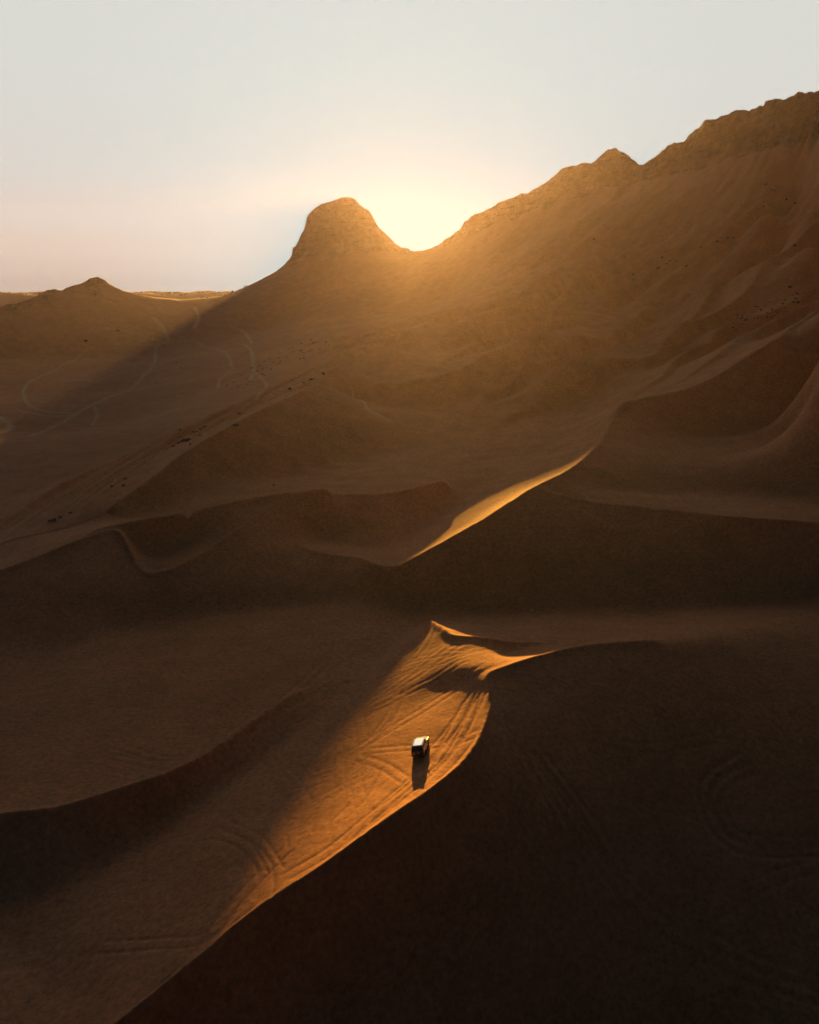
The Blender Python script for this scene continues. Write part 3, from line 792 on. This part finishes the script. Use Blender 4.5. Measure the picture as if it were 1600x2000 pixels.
for px, py, w, lb, lg, an in [
  (566,760,8,'lone dark boulder high on the streaked sand ridge below the rock butte',1,0),
  (631,730,7,'dark boulder nearest the butte at the top of the streaked sand ridge',1.3,.3),
  (610,742,8,'long low boulder just below the topmost one on the streaked ridge',1.8,.4),
  (469,808,7,'single dark boulder midway along the streaked sand ridge',1.2,.3),
  (460,831,9,'flat dark boulder on the brink just above the big shadowed slip face',1.6,.4),
  (363,861,12,'longest dark rock slab in the cluster on the left sand ridge',2.0,.5),
  (391,851,6,'small round boulder apart below the long slab cluster on the left ridge',1,0),
  (102,1017,10,'long dark rock at the lower left end of the sand ridge',1.6,.4),
  (535,948,5,'small dark stone at the foot of the shadowed slip face',1,0)]:
    boulder(px, py, w, lb, None, lg, an)
for px, py, w in [(594,748,5),(400,835,9),(391,839,7),(378,844,6),(349,866,8),(339,872,6),(353,840,6),(245,936,6),(218,950,5),(242,949,7),(118,1011,6),(137,1002,5),(372,868,5),(385,843,4)]:
    boulder(px, py, w, 'small dark rock in the scatter along the left streaked sand ridge', G1, rr.uniform(1, 1.6), .4)
for px, py, w, lb in [(1287,524,8,'largest dark boulder at the lower end of the row on the right mountainside'),
  (1497,360,6,'lone dark boulder just under the cliff at the upper right'),
  (1510,370,7,'darkest boulder beside a sand rib at the upper right, below the cliff'),
  (1544,561,6,'uppermost dark rock of the rubble patch at the right edge')]:
    boulder(px, py, w, lb, None, 1.3, .3)
G2 = 'small boulders in a row up the right mountainside'
for px, py, w in [(1303,516,6),(1309,511,5),(1322,510,6),(1294,503,4),(1236,536,4),(1237,547,4),(1341,520,4),(1402,472,6),(1422,465,5),(1370,483,5),(1433,465,4),(1552,373,5),(1554,397,5),(1492,403,4),(1516,416,5),(1537,390,5),(1448,400,3),(1553,480,5),(1510,488,3),(1160,467,4)]:
    boulder(px, py, w, 'small dark boulder scattered on the ribbed right mountainside', G2, rr.uniform(1, 1.6), .3)
G3 = 'rubble stones near the right edge'
for k in range(46):
    t = rr.random(); px = 1425 + 150 * t + rr.uniform(-12, 22); py = 634 - 62 * t + rr.uniform(-14, 14)
    boulder(px, py, rr.uniform(2.5, 6), 'dark rubble stone in the rock-strewn patch near the right edge', G3, rr.uniform(1, 1.5), .3)
G4 = 'stones at the foot of the slope below the butte'
for k in range(60):
    t = rr.random(); px = 450 + 190 * t + rr.uniform(-25, 10); py = 765 - 90 * t + rr.uniform(-22, 6)
    boulder(px, py, rr.uniform(2, 4), 'tiny dark stone speckling the sand slope below the butte', G4, rr.uniform(1, 1.4), .3)
def shrub(px, py, w, label, group=None):
    P = hit(px, py)
    if P is None: return
    s = w / 2 * (P - cam.location).length / FPX
    root = bpy.data.objects.new('desert_shrub', None); scn.collection.objects.link(root)
    root.location = (P.x, P.y, surf(P.x, P.y)); tag(root, label, 'shrub', group)
    bm = bmesh.new()
    for i in range(7):
        a = rr.uniform(0, 6.28); tip = Vector((math.cos(a) * s * .6, math.sin(a) * s * .6, s * rr.uniform(.7, 1.1)))
        q = tip.to_track_quat('Z', 'Y').to_matrix().to_4x4()
        bmesh.ops.create_cone(bm, segments=5, radius1=s * .06, radius2=s * .02, depth=tip.length, matrix=Matrix.Translation(tip / 2) @ q)
    link('stems', bm, M_stem, root)
    bm = bmesh.new()
    for i in range(220):
        a = rr.uniform(0, 6.28); e = rr.uniform(.1, 1.4); r_ = s * rr.uniform(.5, 1.05)
        c = Vector((math.cos(a) * math.cos(e) * r_, math.sin(a) * math.cos(e) * r_, math.sin(e) * r_ * .85 + s * .1))
        k = s * .14; q = Euler((rr.uniform(0, 6), rr.uniform(0, 6), rr.uniform(0, 6))).to_matrix()
        vs = [bm.verts.new(c + q @ Vector(v) * k) for v in ((-1, -.4, 0), (1, -.4, 0), (0, 1, 0))]
        bm.faces.new(vs)
    link('foliage', bm, M_leaf, root)
shrub(230, 648, 9, 'middle and largest of the three dark shrubs on the valley floor under the small peak')
shrub(168, 668, 8, 'lowest dark shrub on the left valley floor under the small peak')
shrub(217, 631, 6, 'uppermost small shrub on the valley floor directly below the small peak')
for px, py, w in [(566,520,4),(88,590,4),(405,583,6),(450,574,5),(1020,700,3),(345,708,3)]:
    shrub(px, py, w, 'tiny distant shrub dotting the far sand slopes at the left', 'tiny distant shrubs')
# scrub dotted over the far plain
bm = bmesh.new()
for k in range(900):
    a = math.radians(rr.uniform(-34, -10)); r_ = rr.uniform(1440, 1830)
    x, y = r_ * math.sin(a), r_ * math.cos(a); s_ = rr.uniform(.8, 2.6)
    m4 = Matrix.Translation((x, y, float(surf(x, y)) + s_ * .3)) @ Euler((0, 0, rr.uniform(0, 6))).to_matrix().to_4x4() @ Matrix.Diagonal((s_ * rr.uniform(1, 2), s_, s_ * .7, 1))
    q = bmesh.ops.create_icosphere(bm, subdivisions=1, radius=1, matrix=m4)
    for v in q['verts']: v.co += Vector((rr.uniform(-.3, .3), rr.uniform(-.3, .3), rr.uniform(-.3, .3))) * s_
o = link('desert_scrub', bm, M_leaf); o['kind'] = 'stuff'; o['label'] = 'low dark scrub dotted over the hazy plain beyond the left hills'
# scrap of pale litter on the shadowed dune
P = hit(1038, 1192)
bm = bmesh.new(); bmesh.ops.create_grid(bm, x_segments=10, y_segments=6, size=.5)
from mathutils import noise as mn
for v in bm.verts: v.co = Vector((v.co.x * .9, v.co.y * .45, .09 + .12 * mn.noise(v.co * 4)))
M_scrap = simple('pale_plastic', (.7, .68, .62), .4)
o = link('plastic_scrap', bm, M_scrap, None, True)
md = o.modifiers.new('thick', 'SOLIDIFY'); md.thickness = .01
o.location = (P.x, P.y, surf(P.x, P.y)); o.rotation_euler = (.1, 0, .5)
tag(o, 'small pale scrap of plastic lying alone on the dark dune above the lit crest', 'litter')

# ------------------------------------------------------------------ haze
if HAZE_ON:
    bpy.ops.mesh.primitive_cube_add(size=2, location=(0, 0, 0))
    h = bpy.context.object; h.name = 'haze'; h.data.name = 'haze'
    lo, hi = float(ZF.min()) - 1.5, HAZE_TOP
    print('TOPZ', float(ZF.max()))
    h.scale = (HAZE_R, HAZE_R, (hi - lo) / 2); h.location = (0, 0, (hi + lo) / 2)
    m = bpy.data.materials.new('haze'); m.use_nodes = True
    m.node_tree.nodes.clear()
    o = m.node_tree.nodes.new('ShaderNodeOutputMaterial'); v = m.node_tree.nodes.new('ShaderNodeVolumePrincipled')
    v.inputs['Color'].default_value = (*HAZE_COL, 1)
    v.inputs['Density'].default_value = HAZE_DENS
    v.inputs['Anisotropy'].default_value = HAZE_G
    m.node_tree.links.new(v.outputs[0], o.inputs['Volume'])
    m.cycles.homogeneous_volume = True; m.cycles.volume_sampling = 'DISTANCE'; h.data.materials.append(m); h['kind'] = 'stuff'; h['label'] = 'warm dusty evening haze filling the air'
